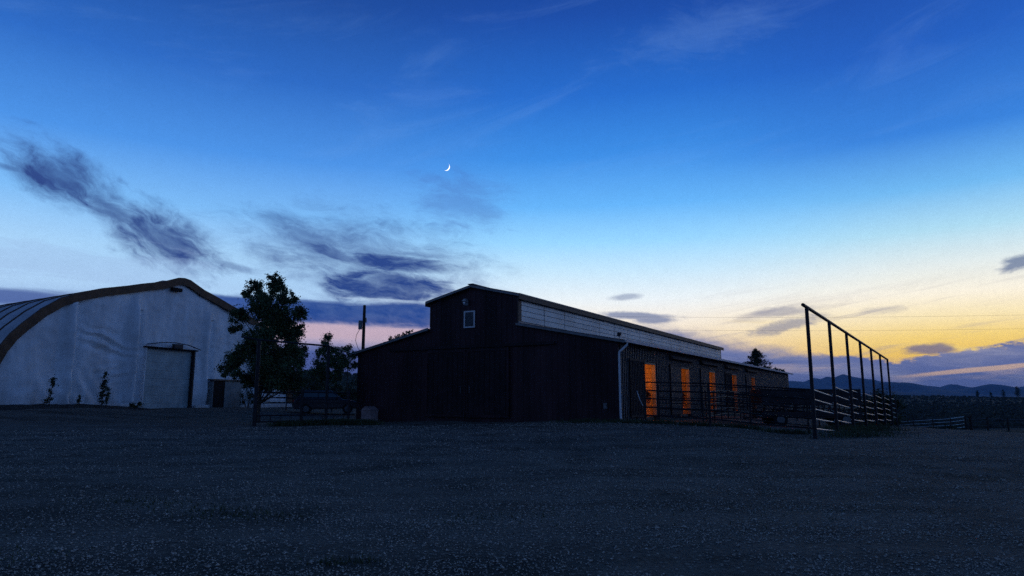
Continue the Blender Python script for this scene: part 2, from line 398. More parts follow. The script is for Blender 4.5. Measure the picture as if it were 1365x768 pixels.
rock = mat('hazed_mountain_forest', (.05,.07,.10), .95, 0, .5, .0035, col2=(.10,.13,.18))  # forest tone with some blue distance haze mixed into the colour
def mountains(name, Yd, sil, depth, amp, seed, ex=1.):
    sil = [(a, 519+(b_-519)*ex) for a, b_ in sil]
    # sil: (pixel x, pixel y) of the skyline, turned into true heights at that distance
    P = []
    for px, py in sil:
        p = at(px, py, Yd); P.append((p.x, p.z))
    x0, x1 = P[0][0], P[-1][0]; nx = 1300; ny = 22; vs = []
    for i in range(nx+1):
        x = x0+(x1-x0)*i/nx
        for (a, h), (b, g_) in zip(P, P[1:]):
            if a <= x <= b: t = (x-a)/(b-a); H = h+(g_-h)*t; break
        for j in range(ny+1):
            v = j/ny*2-1
            pr = max(0, 1-abs(v)**1.15)
            yy = Yd+v*depth
            nn = noise.fractal(Vector((x*.004, yy*.004, seed)), 1, 2, 5)
            ridge = 1-abs(noise.noise(Vector((x*.0035, yy*.0022, seed+9))))*1.1
            k = (1-pr)*pr*4
            z = -3 + (H+3)*pr*(1-k*.35*(1-ridge)) + nn*amp*(k*1.4+.25*pr)
            vs.append((x, yy, z-2*(1-pr)))
    fs = [(i*(ny+1)+j, (i+1)*(ny+1)+j, (i+1)*(ny+1)+j+1, i*(ny+1)+j+1) for i in range(nx) for j in range(ny)]
    mb = MB(); mb.v = vs; mb.f = fs
    o = mb.build(name, rock, smooth=True, fix=False); tag(o, kind='structure')
    if o.data.polygons[5].normal.z < 0: o.data.flip_normals()
ext = lambda s: [(-900,520),(-500,512),(-200,518),(100,510),(400,516),(700,512),(900,515)]+s+[(1500,512),(1700,519),(2100,513),(2600,520)]
mountains('mountain_range', 5200, ext([(1000,516),(1054,510),(1072,511),(1085,507),(1095,508.5),(1103,505),(1110,507),(1124,502.5),(1135,506),(1145,511),(1161,508),
    (1176,511),(1206,512),(1236,516),(1252,518),(1260,516),(1267,513.5),(1275,515.5),(1290,518),(1320,519),(1349,518),(1365,516),(1410,512)]), 900, 18, 3, 1.25)
mountains('mountain_range', 3600, ext([(1000,524),(1080,520),(1130,517),(1165,512),(1189,510),(1206,510),(1221,513),(1238,517),(1255,522),(1275,523),(1290,520),(1309,514.5),(1321,512),
    (1334,514),(1349,518),(1365,521),(1420,517)]), 620, 10, 13)
mountains('mountain_range', 2400, [(1000,528),(1080,526),(1140,521),(1175,520),(1200,523),(1225,529),(1260,530.5),(1300,530),(1365,529),(1500,526),(1700,529)], 420, 5, 23)

hz = MB(); hz.box(-6500, 7500, -1500, 7000, -60, 190)
hm = bpy.data.materials.new('haze_air'); hm.use_nodes = True; t = hm.node_tree; t.nodes.clear()
ho = t.nodes.new('ShaderNodeOutputMaterial'); hv = t.nodes.new('ShaderNodeVolumePrincipled'); t.links.new(hv.outputs[0], ho.inputs['Volume'])
hv.inputs['Color'].default_value = (.36,.62,1,1); hv.inputs['Density'].default_value = .00011; hv.inputs['Anisotropy'].default_value = 0
HAZE = hz.build('haze', hm); tag(HAZE, kind='stuff'); HAZE.visible_shadow = True

# scattered stones on the lot
def stones():
    rnd = random.Random(3); mb = MB()
    oct_f = [(0,1,2),(0,2,3),(0,3,4),(0,4,1),(5,2,1),(5,3,2),(5,4,3),(5,1,4)]
    for k in range(100000):
        u = rnd.random(); d = 1/(1/30+u*(1/4.6-1/30)) if rnd.random() < .7 else rnd.uniform(6, 30)
        q = rnd.uniform(-.78, .78); x, y = d*math.sin(q), d*math.cos(q)
        s = rnd.uniform(.003, .010)*(2.2 if rnd.random() < .02 else 1)*(1+d*.07)
        if noise.noise(Vector((x*.35, y*1.1, 4)))+.6*noise.noise(Vector((x*1.3, y*2.5, 9))) < rnd.uniform(-.75, .45): continue
        z = gzn(x, y); a = rnd.uniform(0, PI)
        ca, sa = math.cos(a)*s, math.sin(a)*s; e = rnd.uniform(.6, 1.2)
        pts = [(0,0,s*.75),(ca,sa,0),(-sa*e,ca*e,0),(-ca,-sa,rnd.uniform(-.2,.3)*s),(sa*e,-ca*e,0),(0,0,-s*.5)]
        mb.add([(x+p[0], y+p[1], z+p[2]+s*.2) for p in pts], oct_f)
    o = mb.build('gravel', M['stone'], smooth=False, fix=False); tag(o, kind='stuff')
stones()
def tufts(name, spots, n_, hgt, seed, m=None):
    rnd = random.Random(seed); mb = MB()
    for k in range(n_):
        cx, cy, rx, ry = rnd.choice(spots)
        x = rnd.gauss(cx, rx*.5); y = rnd.gauss(cy, ry*.5)
        z = gzn(x, y)-.01; h = hgt*rnd.uniform(.35, 1.1); a = rnd.uniform(0, PI); wv = .006+h*.04
        lx, ly = rnd.gauss(0, h*.35), rnd.gauss(0, h*.35)
        dx, dy = math.cos(a)*wv, math.sin(a)*wv
        mb.add([(x-dx,y-dy,z),(x+dx,y+dy,z),(x+lx*.5+dx*.7,y+ly*.5+dy*.7,z+h*.6),(x+lx,y+ly,z+h),(x+lx*.5-dx*.7,y+ly*.5-dy*.7,z+h*.6)], [(0,1,2,4),(4,2,3)])
    o = mb.build(name, m or M['grass'], smooth=False, fix=False); tag(o, kind='stuff')
P_ = lambda px, py, Y: (at(px, py, Y).x, Y)
tufts('grass', [(-9.6+i*.75, 29.6+i*.3, .6, .45) for i in range(5)]+[(-8.4,30.4,2.,.5)], 7000, .26, 5)
wp = [(-4.6,9.4,1.1,.5),(-3.7,8.9,.8,.4),(-5.4,9.9,.8,.5),(-3.2,8.6,.6,.3),(-1.45,6.4,.4,.12),(-6.2,7.6,.9,.7),(-4.8,6.5,.8,.5),(3.5,9.2,2.5,1.2),(-.1,8.6,.9,.5)]
tufts('weeds', wp, 1500, .05, 6, M['leaf2'])
rr = random.Random(8)
tufts('dry_grass', [(12+i*1.0, 24+i*1.9, 1.5, 1.) for i in range(14)]+[(30+i*2.2, 44+i*1.3, 2.5, 2.) for i in range(10)]+[(3+i*1.4, 28.6-i*.7, 1., .3) for i in range(6)], 12000, .2, 7)

# ------------------------------------------------------------------ red barn
B0 = at(826, 560, 30); dA = at(474, 562, 37.7)-B0; W_ = 15.34; ANG = math.atan2(-dA.y, -dA.x)
barn = empty('barn', (B0.x, B0.y, 0), ANG, 'long dark red metal barn with raised centre roof and glowing stall doors', 'barn')
L = 49.5; LM = 41.7; EV = 3.50; WT = 4.55; ME = 5.95; RG = 6.56; MX0, MX1 = -5.12, -10.32
def b(name, mb, m, **k): return mb.build(name, m, k.pop('parent', barn), **k)
def roofz(x):        # roof underside over the end wall
    if x > MX0: return EV+(WT-EV)*(-x)/(-MX0)
    if x < MX1: return EV-.08+(WT-EV+.08)*(W_+x)/(W_+MX1)
    c_ = (MX0+MX1)/2; return ME+(RG-ME)*(1-abs(x-c_)/(MX0-c_))
# end walls
for y0, y1, lm in ((0, .12, 0), (L-.12, L, 1)):
    mb = MB()
    pr = [(0,-.6),(0,EV),(MX0,WT),(MX0,ME),((MX0+MX1)/2,RG),(MX1,ME),(MX1,WT),(-W_,EV-.08),(-W_,-.6)] if not lm else [(0,-.6),(0,EV),(MX0,WT),(MX1,WT),(-W_,EV-.08),(-W_,-.6)]
    mb.prism(pr, y0, y1)
    if not lm:
        x = -.25
        while x > -W_+.1:
            zt = roofz(x)-.05
            mb.box(x-.02, x+.02, -.012, -.002, -.55, zt); x -= .305
    b('end_wall', mb, M['red'])
mb = MB(); mb.prism([(MX0,WT+.08),(MX0,ME),((MX0+MX1)/2,RG),(MX1,ME),(MX1,WT+.08)], LM-.12, LM); b('end_wall', mb, M['red'])
# left wall
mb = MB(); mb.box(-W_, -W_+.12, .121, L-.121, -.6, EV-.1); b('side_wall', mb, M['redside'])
# right wall with five door openings
OP = [(3.15,5.05),(9.25,11.2),(15.4,17.35),(21.9,23.9),(28.9,30.9)]
DH = 2.68
mb = MB(); ys = .122
for a, e in OP+[(L-.122, L-.122)]:
    mb.box(-.12, 0, ys, a, -.4, EV-.02)
    if e > a: mb.box(-.12, 0, a+.001, e-.001, DH, EV-.021)
    ys = e
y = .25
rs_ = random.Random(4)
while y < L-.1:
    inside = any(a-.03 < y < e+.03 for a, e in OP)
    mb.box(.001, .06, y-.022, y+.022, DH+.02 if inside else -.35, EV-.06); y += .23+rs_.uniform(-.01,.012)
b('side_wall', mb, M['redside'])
# monitor side walls: band of clouded panels
for sgn, x in ((1, MX0), (-1, MX1)):
    st_ = MB(); st_.box(x-.06*sgn-.001, x-.001*sgn, .13, LM-.13, WT-.1, ME-.02); b('upper_wall', st_, M['brown'])
    o = MB(); y = .32; hh = (ME-.20-(WT+.12))/4
    i = 0
    while y < LM-.4:
        y1 = min(y+2.44, LM-.35)
        for r_ in range(4):
            z0 = WT+.12+hh*r_
            xo = x+sgn*(.03+.004*((i*7+r_*3) % 3))
            o.box(min(x+sgn*.002, xo), max(x+sgn*.002, xo), y+.03, y1-.03, z0+.013, z0+hh-.013)
        y = y1; i += 1
    b('clouded_panels', o, M['clear'])
    tr = MB()
    tr.box(min(x, x+sgn*.09), max(x, x+sgn*.09), .0, LM, WT-.02, WT+.095); b('flashing', tr, M['flash'])
    tr = MB(); tr.box(min(x, x+sgn*.07), max(x, x+sgn*.07), -.03, .27, WT+.1, ME-.03); b('corner_trim', tr, M['brown'])
# roofs
def slab(name, pts, y0, y1, th, m):
    mb = MB(); (xa, za), (xb, zb) = pts
    mb.prism([(xa,za),(xb,zb),(xb,zb+th),(xa,za+th)], y0, y1)
    k = y0+.2
    dx, dz = xb-xa, zb-za
    while k < y1-.05:
        mb.prism([(xa+dx*.004,za+th+.002+dz*.004),(xb-dx*.004,zb+th+.002-dz*.004),(xb-dx*.004,zb+th+.028-dz*.004),(xa+dx*.004,za+th+.028+dz*.004)], k, k+.04)
        k += .3
    return b(name, mb, m)
sl_r = (WT-EV)/-MX0
slab('wing_roof', ((.38, EV+.02-.38*sl_r), (MX0+.1, WT-.06)), -.22, L+.2, .05, M['roof'])
slab('wing_roof', ((-W_-.38, EV-.06-.38*sl_r), (MX1-.1, WT-.06)), -.22, L+.2, .05, M['roof'])
mc = (MX0+MX1)/2; sm_ = (RG-ME)/(MX0-mc)
slab('upper_roof', ((MX0+.2, ME+.02-.2*sm_), (mc+.001, RG+.02)), -.25, LM+.25, .05, M['roof'])
slab('upper_roof', ((MX1-.2, ME+.02-.2*sm_), (mc-.001, RG+.02)), -.25, LM+.25, .05, M['roof'])
mb = MB(); mb.box(mc-.16, mc+.16, -.26, LM+.26, RG+.085, RG+.125); b('ridge_cap', mb, M['flash'])
# rake trims on the gable and brown fascia on the eaves
def rake(xa, za, xb, zb, m, hgt=.10):
    mb = MB(); mb.prism([(xa,za),(xb,zb),(xb,zb+hgt),(xa,za+hgt)], -.255, -.222); b('rake_trim', mb, m)
rake(.40, EV-.38*sl_r-.05, MX0+.03, WT-.1, M['flash'])
rake(-W_-.40, EV-.38*sl_r-.13, MX1-.03, WT-.1, M['flash'], .13)
rake(MX0+.22, ME-.2*sm_-.06, mc, RG-.05, M['flash'], .1); rake(MX1-.22, ME-.2*sm_-.06, mc, RG-.05, M['flash'], .1)
mb = MB(); mb.box(MX0+.205, MX0+.235, -.25, LM+.25, ME-.2*sm_-.2, ME-.2*sm_+.03); b('fascia', mb, M['brown'])
mb = MB(); mb.box(MX0+.2, MX0+.26, -.25, LM+.25, ME-.2*sm_+.035, ME-.2*sm_+.085); b('drip_edge', mb, M['flash'])
mb = MB(); mb.box(MX1-.235, MX1-.205, -.25, LM+.25, ME-.2*sm_-.2, ME-.2*sm_+.03); b('fascia', mb, M['brown'])
# gutter and downspout
gx = .40; gzv = EV-.38*sl_r
mb = MB(); mb.prism([(gx,gzv-.02),(gx+.11,gzv-.02),(gx+.13,gzv+.1),(gx+.115,gzv+.1),(gx+.10,gzv-.005),(gx+.005,gzv-.005),(gx+.005,gzv+.08),(gx,gzv+.08)], -.2, L+.1)
b('gutter', mb, M['gutter'])
mb = MB(); mb.tube([(gx+.06,-.04,gzv-.02),(gx+.05,-.04,gzv-.12),(.09,-.05,gzv-.42),(.07,-.05,gzv-.55),(.07,-.05,.32),(.08,-.07,.2),(.16,-.24,.07)], .048, 10)
b('downspout', mb, M['white'])
# louvred vent with white frame
vx0, vx1, vz0, vz1 = -8.22, -7.56, 4.47, 5.33
mb = MB(); f_ = .07
mb.box(vx0,vx1,-.075,-.03,vz0,vz0+f_).box(vx0,vx1,-.075,-.03,vz1-f_,vz1).box(vx0,vx0+f_,-.075,-.03,vz0+f_,vz1-f_).box(vx1-f_,vx1,-.075,-.03,vz0+f_,vz1-f_)
vf = b('gable_vent', mb, M['white'])
mb = MB(); k = vz0+f_+.01
while k < vz1-f_-.03:
    mb.prism([(-.062,k),(-.035,k+.035),(-.035,k+.045),(-.062,k+.01)], vx0+f_, vx1-f_, 'x'); k += .055
mb.build('louvres', M['grey'], vf)
# barn lamp above the vent
mb = MB(); mb.box(-8.16,-7.98,-.05,-.03,5.62,5.95); lp = b('wall_lamp', mb, M['grey'])
mb = MB(); mb.tube([(-8.07,-.05,5.9),(-8.07,-.15,5.95),(-8.07,-.25,5.9),(-8.07,-.27,5.78)], [.02,.02,.05,.15], 12); mb.build('lamp_shade', M['gutter'], lp)
mb = MB(); mb.tube([(-8.07,-.26,5.78),(-8.07,-.26,5.70),(-8.07,-.26,5.62)], [.05,.07,.03], 10); mb.build('bulb_glass', M['lampg'], lp)
# sliding doors on the gable
for x0, x1 in ((-8.02,-5.55),(-10.52,-8.05)):
    mb = MB(); mb.box(x0,x1,-.10,-.055,.02,3.42)
    q = x0+.15
    while q < x1-.1: mb.box(q-.02,q+.02,-.122,-.102,.16,3.3); q += .3
    dr = b('sliding_door', mb, M['reddoor'])
    mb = MB()
    for z in (.06,3.26): mb.box(x0+.02,x1-.02,-.13,-.101,z,z+.1)
    for xx in (x0+.0,x1-.1): mb.box(xx,xx+.1,-.132,-.101,.161,3.259)
    mb.build('door_frame', M['red'], dr)
    hx = x1-.25 if x0 < -9 else x0+.25
    mb = MB(); mb.tube([(hx,-.135,1.2),(hx,-.18,1.25),(hx,-.18,1.5),(hx,-.135,1.55)], .014, 6); mb.build('door_handle', M['grey'], dr)
mb = MB(); mb.box(-13.0,-3.1,-.14,-.03,3.45,3.60); b('door_track', mb, M['reddoor'])
mb = MB(); mb.box(-.72,-.55,-.07,-.03,.50,.76).box(-.69,-.58,-.10,-.07,.54,.72); b('outlet_box', mb, M['grey'])
# flood light on the wing corner
mb = MB(); mb.tube([(.12,-.1,EV+.02),(.12,-.1,EV+.22)], .015, 6); fl = b('flood_light', mb, M['grey'])
mb = MB(); mb.prism([(-.16,EV+.18),(-.04,EV+.22),(-.06,EV+.36),(-.14,EV+.32)], .04, .2, 'x'); mb.build('lamp_head', M['wagon'], fl)

# stall row: posts, doors, hoods, inside walls, lamps
mb = MB(); mb.box(-3.9,-.125,.13,L-.13,-.3,.07); b('stall_floor', mb, M['dirtf'])
mb = MB(); mb.box(-3.98,-3.9,.13,L-.13,.071,EV+.5); b('aisle_wall', mb, M['wood'])
prev = .13
for i, (a, e) in enumerate(OP):
    # partition just beyond each opening
    py_ = e+.42
    mb = MB()
    z = .08
    while z < 2.9:
        q_ = rs_.uniform(0, .02); mb.box(-3.89,-.13,py_+q_,py_+.05+q_,z,z+.218); z += .24
    pt = b('stall_partition', mb, M['wood'])
    mb = MB(); mb.box(-.30,-.18,py_-.11,py_-.003,.08,3.3).box(-2.0,-1.9,py_-.11,py_-.003,.08,3.3); mb.build('post', M['woodp'], pt)
    mb = MB(); mb.box(-3.89,-.13,prev+.06 if i else .14,py_-.002,2.95,3.0); b('stall_ceiling', mb, M['wood'])
    mb = MB()
    for zz in (.55, 1.15): mb.box(-1.9,-.31,py_-.06,py_-.004,zz,zz+.10)
    mb.build('kick_board', M['woodp'], pt)
    mb = MB(); mb.tube([(-.62,py_-.2,1.0),(-.62,py_-.2,1.32)], [.12,.16], 12); mb.build('bucket', M['reddoor'], pt)
    # frame of the opening
    mb = MB(); mb.box(-.15,.035,a-.002,a+.07,.08,DH-.06).box(-.15,.035,e-.07,e+.002,.08,DH-.06).box(-.15,.035,a,e,DH-.059,DH+.01); b('door_frame', mb, M['woodp'])
    prev = py_
    # door slid to the near side
    mb = MB(); d0, d1 = a-1.95, a-.06
    mb.box(.07,.105,d0,d1,.1,DH+.1)
    q = d0+.12
    while q < d1-.05: mb.box(.106,.128,q-.02,q+.02,.2,DH); q += .21
    dd_ = b('stall_door', mb, M['reddoor'] if i in (0,3) else M['doorside'])
    mb = MB(); mb.box(.106,.135,d0,d1,.1,.2).box(.106,.135,d0,d1,DH+.001,DH+.1).box(.106,.136,d0-.06,d0-.001,.1,DH+.1).box(.106,.136,d1+.001,d1+.05,.1,DH+.1)
    mb.build('door_frame', M['reddoor'], dd_)
    mb = MB(); mb.tube([(.13,d1-.2,1.1),(.19,d1-.2,1.12),(.19,d1-.2,1.38),(.13,d1-.2,1.4)], .012, 6); mb.build('door_handle', M['gutter'], dd_)
    if i:
        mb = MB(); mb.prism([(.04,3.34),(.04,3.06),(.30,3.04),(.32,3.10)], a-2.0, e+.55, 'y'); b('door_hood', mb, M['brown'] if i > 2 else M['trim'])
    # caged bulb hanging under the stall ceiling
    ym = (a+e)/2-.6
    mb = MB(); mb.tube([(-1.0,ym,2.94),(-1.0,ym,2.76)], .02, 6).disc((-1.0,ym,2.75),.09,.03,'z',12); fx = b('stall_lamp', mb, M['grey'])
    ld = bpy.data.lights.new('stall_light', 'POINT'); ld.energy = [62,38,29,20,15][i]; ld.color = (1,.36,.075); ld.shadow_soft_size = .09
    lo = bpy.data.objects.new('stall_light', ld); col.objects.link(lo); lo.parent = barn; lo.location = (-1.0, ym, 2.60)
mb = MB(); mb.box(-3.89,-.13,prev+.06,L-.2,2.95,3.0); b('stall_ceiling', mb, M['wood'])

# ------------------------------------------------------------------ fabric arch building
HC = at(232, 543, 50); HR = at(388, 542, 63.3)-HC; HA = math.atan2(HR.y, HR.x)
hang = empty('arch_building', (HC.x, HC.y, 0), HA, 'large white fabric arch building with a rust brown edge band on the left', 'building')
prof = [(0,9.86),(.55,9.80),(1.1,9.60),(2,9.27),(3.7,8.86),(5,8.50),(6.8,8.06),(8.3,7.58),(9.6,7.05),(10.8,6.22),(11.9,5.2),(12.5,4.55),(13,3.8),(13.55,2.6),(13.85,1.4),(14,-.5)]
full = [(-x, z) for x, z in reversed(prof[1:])]+prof
def resample(p, k):
    out = []
    for (a, b_), (c_, d_) in zip(p, p[1:]):
        for i in range(k): out.append((a+(c_-a)*i/k, b_+(d_-b_)*i/k))
    return out+[p[-1]]
full = resample(full, 3)
def inset(p, d):
    out = []
    for i, (x, z) in enumerate(p):
        a = p[max(0, i-1)]; e = p[min(len(p)-1, i+1)]; tx, tz = e[0]-a[0], e[1]-a[1]; l_ = math.hypot(tx, tz)
        out.append((x+tz/l_*d, z-tx/l_*d))
    return out
inn = inset(full, .54)
# roof skin, gently scalloped between the hoops
mb = MB(); LH = 46; ny = 420; k = len(full)
for j in range(ny+1):
    y = .02+LH*j/ny; sag = .42*abs(math.sin(PI*y/1.75))**.8
    for (x, z) in inset(full, sag*.9-.0): mb.v.append((x+.16*y, y, z-.03*y))
mb.f = [(j*k+i, j*k+i+1, (j+1)*k+i+1, (j+1)*k+i) for j in range(ny) for i in range(k-1)]
mb.build('roof_skin', M['fabric'], hang, smooth=True)
# hoops under the skin make the ribs
for q in range(1, 26):
    y = 1.75*q
    mb = MB(); mb.tube([(x+.16*y, y, z-.03*y) for x, z in inset(full, .085)], .08, 6); mb.build('hoop', M['band'], hang)
# brown edge band
mb = MB(); kk = len(full)
for y in (-.12, .018):
    mb.v += [(x, y, z) for x, z in full]+[(x, y, z) for x, z in inn]
for i in range(kk-1):
    mb.f += [(i, i+1, kk+i+1, kk+i), (2*kk+i, 3*kk+i, 3*kk+i+1, 2*kk+i+1), (i, 2*kk+i, 2*kk+i+1, i+1), (kk+i, kk+i+1, 3*kk+i+1, 3*kk+i)]
mb.build('edge_band', M['band'], hang)
# front skin: a fine sheet with billows, tucks over posts and wrinkles
def topz(x):
    x = abs(x)
    pf = [(abs(a), z) for a, z in inset(full, .5) if a >= 0] 
    pf.sort()
    for (a, z0), (c_, z1) in zip(pf, pf[1:]):
        if a <= x <= c_: return z0+(z1-z0)*(x-a)/(c_-a+1e-9)
    return pf[0][1] if x < pf[0][0] else -.5
DX0, DX1, DZ = -2.95, 1.45, 4.45
def bil(x, z):
    d = .0
    for px_ in (-8.65, -4.0, 2.9, 8.4):     # posts press the sheet outward
        u = (x-px_-.12*math.sin(z*.7)*.3)
        d += .42*math.exp(-(u/.34)**2)*(1 if z < 7 else max(0, 1-(z-7)))*(.5 if abs(px_-2.9) < .1 else 1)
        d -= .22*math.exp(-((u-.48)/.22)**2)*(1 if z < 7 else 0)
    d += .22*noise.noise(Vector((x*.4, z*.35, 2)))+.05*noise.noise(Vector((x*1.7, z*2.2, 7)))
    d += .035*max(0, math.sin(x*1.35+.4))**10 
    # wrinkles pulling from the posts
    u = x*.22+z
    d += .17*math.sin(u*9+noise.noise(Vector((x, z, 0)))*3)*math.exp(-((z-4.6+.20*(x+6.5))/.75)**2)*math.exp(-((x+6.1)/1.7)**2)
    d += .08*math.sin((x*1.1+z*.7)*6)*math.exp(-((z-1.5)/1.1)**2)*math.exp(-((x+8.)/2.2)**2)
    d += .05*math.sin((z-x*.2)*11)*math.exp(-((z-2.6)/.5)**2)*math.exp(-((x+5.2)/1.5)**2)
    return -d
mb = MB(); nx, nz = 330, 110; grid = {}
xs = [-13.7+27.4*i/nx for i in range(nx+1)]
def skin_ok(x, z): return not (DX0-.02 < x < DX1+.02 and z < DZ)
for i, x in enumerate(xs):
    tz = topz(x)
    for j in range(nz+1):
        z = -.3+(max(tz, -.25)+.3)*j/nz
        y = .12+bil(x, z)
        if z < .55: y -= .25*(.55-z)/.85
        grid[i, j] = len(mb.v); mb.v.append((x, y, z))
for i in range(nx):
    for j in range(nz):
        q = (grid[i,j], grid[i+1,j], grid[i+1,j+1], grid[i,j+1])
        cx = sum(mb.v[a][0] for a in q)/4; cz = sum(mb.v[a][2] for a in q)/4
        if skin_ok(cx, cz): mb.f.append(q)
fs_ = mb.build('front_skin', M['fabric'], hang, smooth=True, fix=False)
# bright skirt at the bottom
mb = MB(); mb.box(-13.6,DX0-.3,-.42,-.12,.2,.62).box(DX1+.3,13.6,-.36,-.12,.0,.45); mb.build('skirt', M['fabric'], hang, bevel=.06)
# door: frame, leaf, lamp, flap
mb = MB(); mb.box(DX0,DX1,.16,.24,-.2,DZ); lf = mb.build('door', M['rollup'], hang)
mb = MB(); z = .6
while z < DZ-.1: mb.box(DX0+.05,DX1-.05,.14,.158,z,z+.03); z += .58
mb.build('panel_joint', M['rollup'], lf)
MB().box(DX0-.06,DX0,-.12,.2,-.2,DZ).build('door_jamb', M['fabric'], hang); MB().box(DX1,DX1+.12,-.14,.2,-.2,DZ).build('door_jamb', M['wagon'], hang)
mb = MB(); mb.box(DX0-.2,DX1+.3,-.22,.2,DZ+.001,DZ+.10); mb.build('door_header', M['black'], hang)
mb = MB(); mb.tube([(DX0-.3,-.34,DZ+.2),(-2,-.4,DZ+.42),(-.75,-.42,DZ+.48),(.5,-.4,DZ+.40),(DX1+.4,-.34,DZ+.12)], .035, 6); mb.build('flap_cord', M['wire'], hang)
mb = MB(); mb.box(-1.05,-.2,-.62,-.37,DZ+.05,DZ+.38); mb.build('door_lamp', M['wagon'], hang, bevel=.03)
mb = MB(); mb.box(-1.25,-.35,-.28,-.05,8.72,8.98); vt = mb.build('peak_vent', M['black'], hang)
# entry shed
mb = MB(); mb.box(3.2,6.5,-.50,-.2,-.2,.1).box(3.2,3.28,-.50,-.2,.1,2.3).box(4.55,6.5,-.50,-.2,.1,2.3); sh = mb.build('entry_shed', M['panel'], hang)
mb = MB(); mb.box(3.05,6.65,-.62,-.1,2.302,2.42); mb.build('shed_roof', M['trim'], sh)
mb = MB(); mb.box(3.281,4.549,-.47,-.42,.1,2.3); mb.build('dark_doorway', M['black'], sh)
mb = MB(); mb.tube([(8.75,-.45,3.3),(8.75,-.5,3.1),(8.75,-.5,.2)], .085, 8); mb.build('downspout', M['white'], hang)

# earth bank in front of the fabric wall
mb = MB(); cs, sn = math.cos(HA), math.sin(HA)
def hw(x, y): return (HC.x+x*cs-y*sn, HC.y+x*sn+y*cs)
rows = [(-3.2,-.03),(-2.5,.16),(-1.8,.30),(-1.1,.34),(-.45,.30),(-.2,.2)]
nX = 70; x0_, x1_ = -16, -3.4
for i in range(nX+1):
    x = x0_+(x1_-x0_)*i/nX
    fade = min(1, (x1_-x)/1.2)
    for (yy, h) in rows:
        X_, Y_ = hw(x, yy+.25*noise.noise(Vector((x*.8, yy, 0))))
        mb.v.append((X_, Y_, gz(X_, Y_)-.05+(h*.62)*fade+.08*noise.noise(Vector((x*1.5, yy*2, 1)))*fade))
mb.f = [(i*6+j, (i+1)*6+j, (i+1)*6+j+1, i*6+j+1) for i in range(nX) for j in range(5)]
o = mb.build('earth_bank', mat('dark_soil', (.045,.038,.03), .95, 0, .5, 2, .6, 14), smooth=True); tag(o, kind='structure')

# ------------------------------------------------------------------ trees and shrubs
def leaves(mb, c_, r, n_, size, rnd, sq=1.):
    for _ in range(n_):
        v = Vector((rnd.gauss(0,1), rnd.gauss(0,1), rnd.gauss(0,1))).normalized()
        d = r*abs(rnd.gauss(0, .72))
        p = c_+Vector((v.x*d, v.y*d, v.z*d*sq))
        a = Vector((rnd.gauss(0,1), rnd.gauss(0,1), rnd.gauss(0,1))).normalized(); q = a.cross(Vector((rnd.gauss(0,1), rnd.gauss(0,1), rnd.gauss(0,1)))).normalized()
        s = size*rnd.uniform(.6,1.3)
        mb.add([p-a*s, p-q*s*.55, p+a*s, p+q*s*.55], [(0,1,2,3)])
def tree(name, base, blobs, n_, size, tr, label, cat, m, group=None, seed=1, clump=.30, cl=30):
    rnd = random.Random(seed)
    t_ = empty(name, base, 0, label, cat, group)
    crown = MB(); trunk = MB(); br = MB()
    top = max(blobs, key=lambda q: q[0].z)[0]
    H_ = top.z-base.z
    mid_ = Vector((sum(q[0].x for q in blobs)/len(blobs), base.y, 0))
    tp = []
    for i in range(7):
        u = i/6; x = base.x*(1-u)+(base.x*.45+mid_.x*.55)*u+.06*math.sin(i*2.1)*H_*.12
        tp.append(Vector((x, base.y+.05*math.sin(i*1.3), base.z-.15+u*H_*.82)))
    L_ = lambda p: p-base
    trunk.tube([L_(p) for p in tp], [tr*(1.25 if i == 0 else 1-.13*i) for i in range(7)], 9)
    tot = sum(r**2 for _, r in blobs)
    for c_, r in blobs:
        zs = max(base.z+H_*.12, c_.z-r*1.3-H_*.06)
        st_ = min(tp, key=lambda p: abs(p.z-zs))
        k = (st_+c_)/2+Vector((0,0,-.12*r))
        br.tube([L_(st_), L_(k), L_(c_)], [tr*.36, tr*.2, tr*.06], 5)
        cnt = int(n_*r*r/tot); nc = max(6, int(cl*(r/.7)**2))
        for q in range(nc):
            v = Vector((rnd.gauss(0,1), rnd.gauss(0,1), rnd.gauss(0,1))).normalized()*r*(rnd.random()**.4)
            cc_ = c_+v
            br.tube([L_(c_-Vector((0,0,r*.3))), L_(cc_)], [tr*.05+.006, .004], 3, caps=False)
            leaves(crown, L_(cc_), r*clump*rnd.uniform(.55,1.25), max(2, int(cnt/nc)), size, rnd)
    trunk.build('trunk', M['bark'], t_); br.build('branches', M['bark'], t_, fix=False); crown.build('crown', m, t_, smooth=False, fix=False)
    return t_
def bl(lst, Yd, seed=0, deep=.35):
    rnd = random.Random(seed); out = []
    for x, y, r in lst:
        R_ = r*Yd/900; p = at(x, y, Yd+rnd.uniform(-1,1)*deep*2.2); out.append((p, R_*.92))
    return out
def gp(px, Yd):
    p = at(px, 530, Yd); return Vector((p.x, Yd, gz(p.x, Yd)))
def gpt(x, y): return Vector((x, y, gz(x, y)))
big = [(366,374,11),(371,386,14),(383,400,14),(398,418,11),(341,383,12),(330,394,9),(352,398,12),(349,412,20),(320,422,13),(313,435,9),(379,432,21),(355,447,19),(399,440,11),
       (385,468,19),(399,482,11),(364,482,20),(341,476,13),(311,482,13),(301,492,10),(317,499,9),(382,499,18),(368,510,12),(399,500,10),(350,500,12),(330,466,10),(390,450,14),(360,505,14),(380,512,13),(396,508,11),(350,488,15),(334,452,12),(366,420,18),(345,462,14),(372,490,16),(328,508,10),(322,472,13),(338,506,12),(352,512,12),(390,510,13),(402,470,10)]
tree('cottonwood_tree', gp(343, 36), bl(big, 36, 2, .5), 98000, .056, .13, 'tall dark leafy tree in front of the white arch building', 'tree', M['leaf'], seed=5, clump=.46, cl=70)
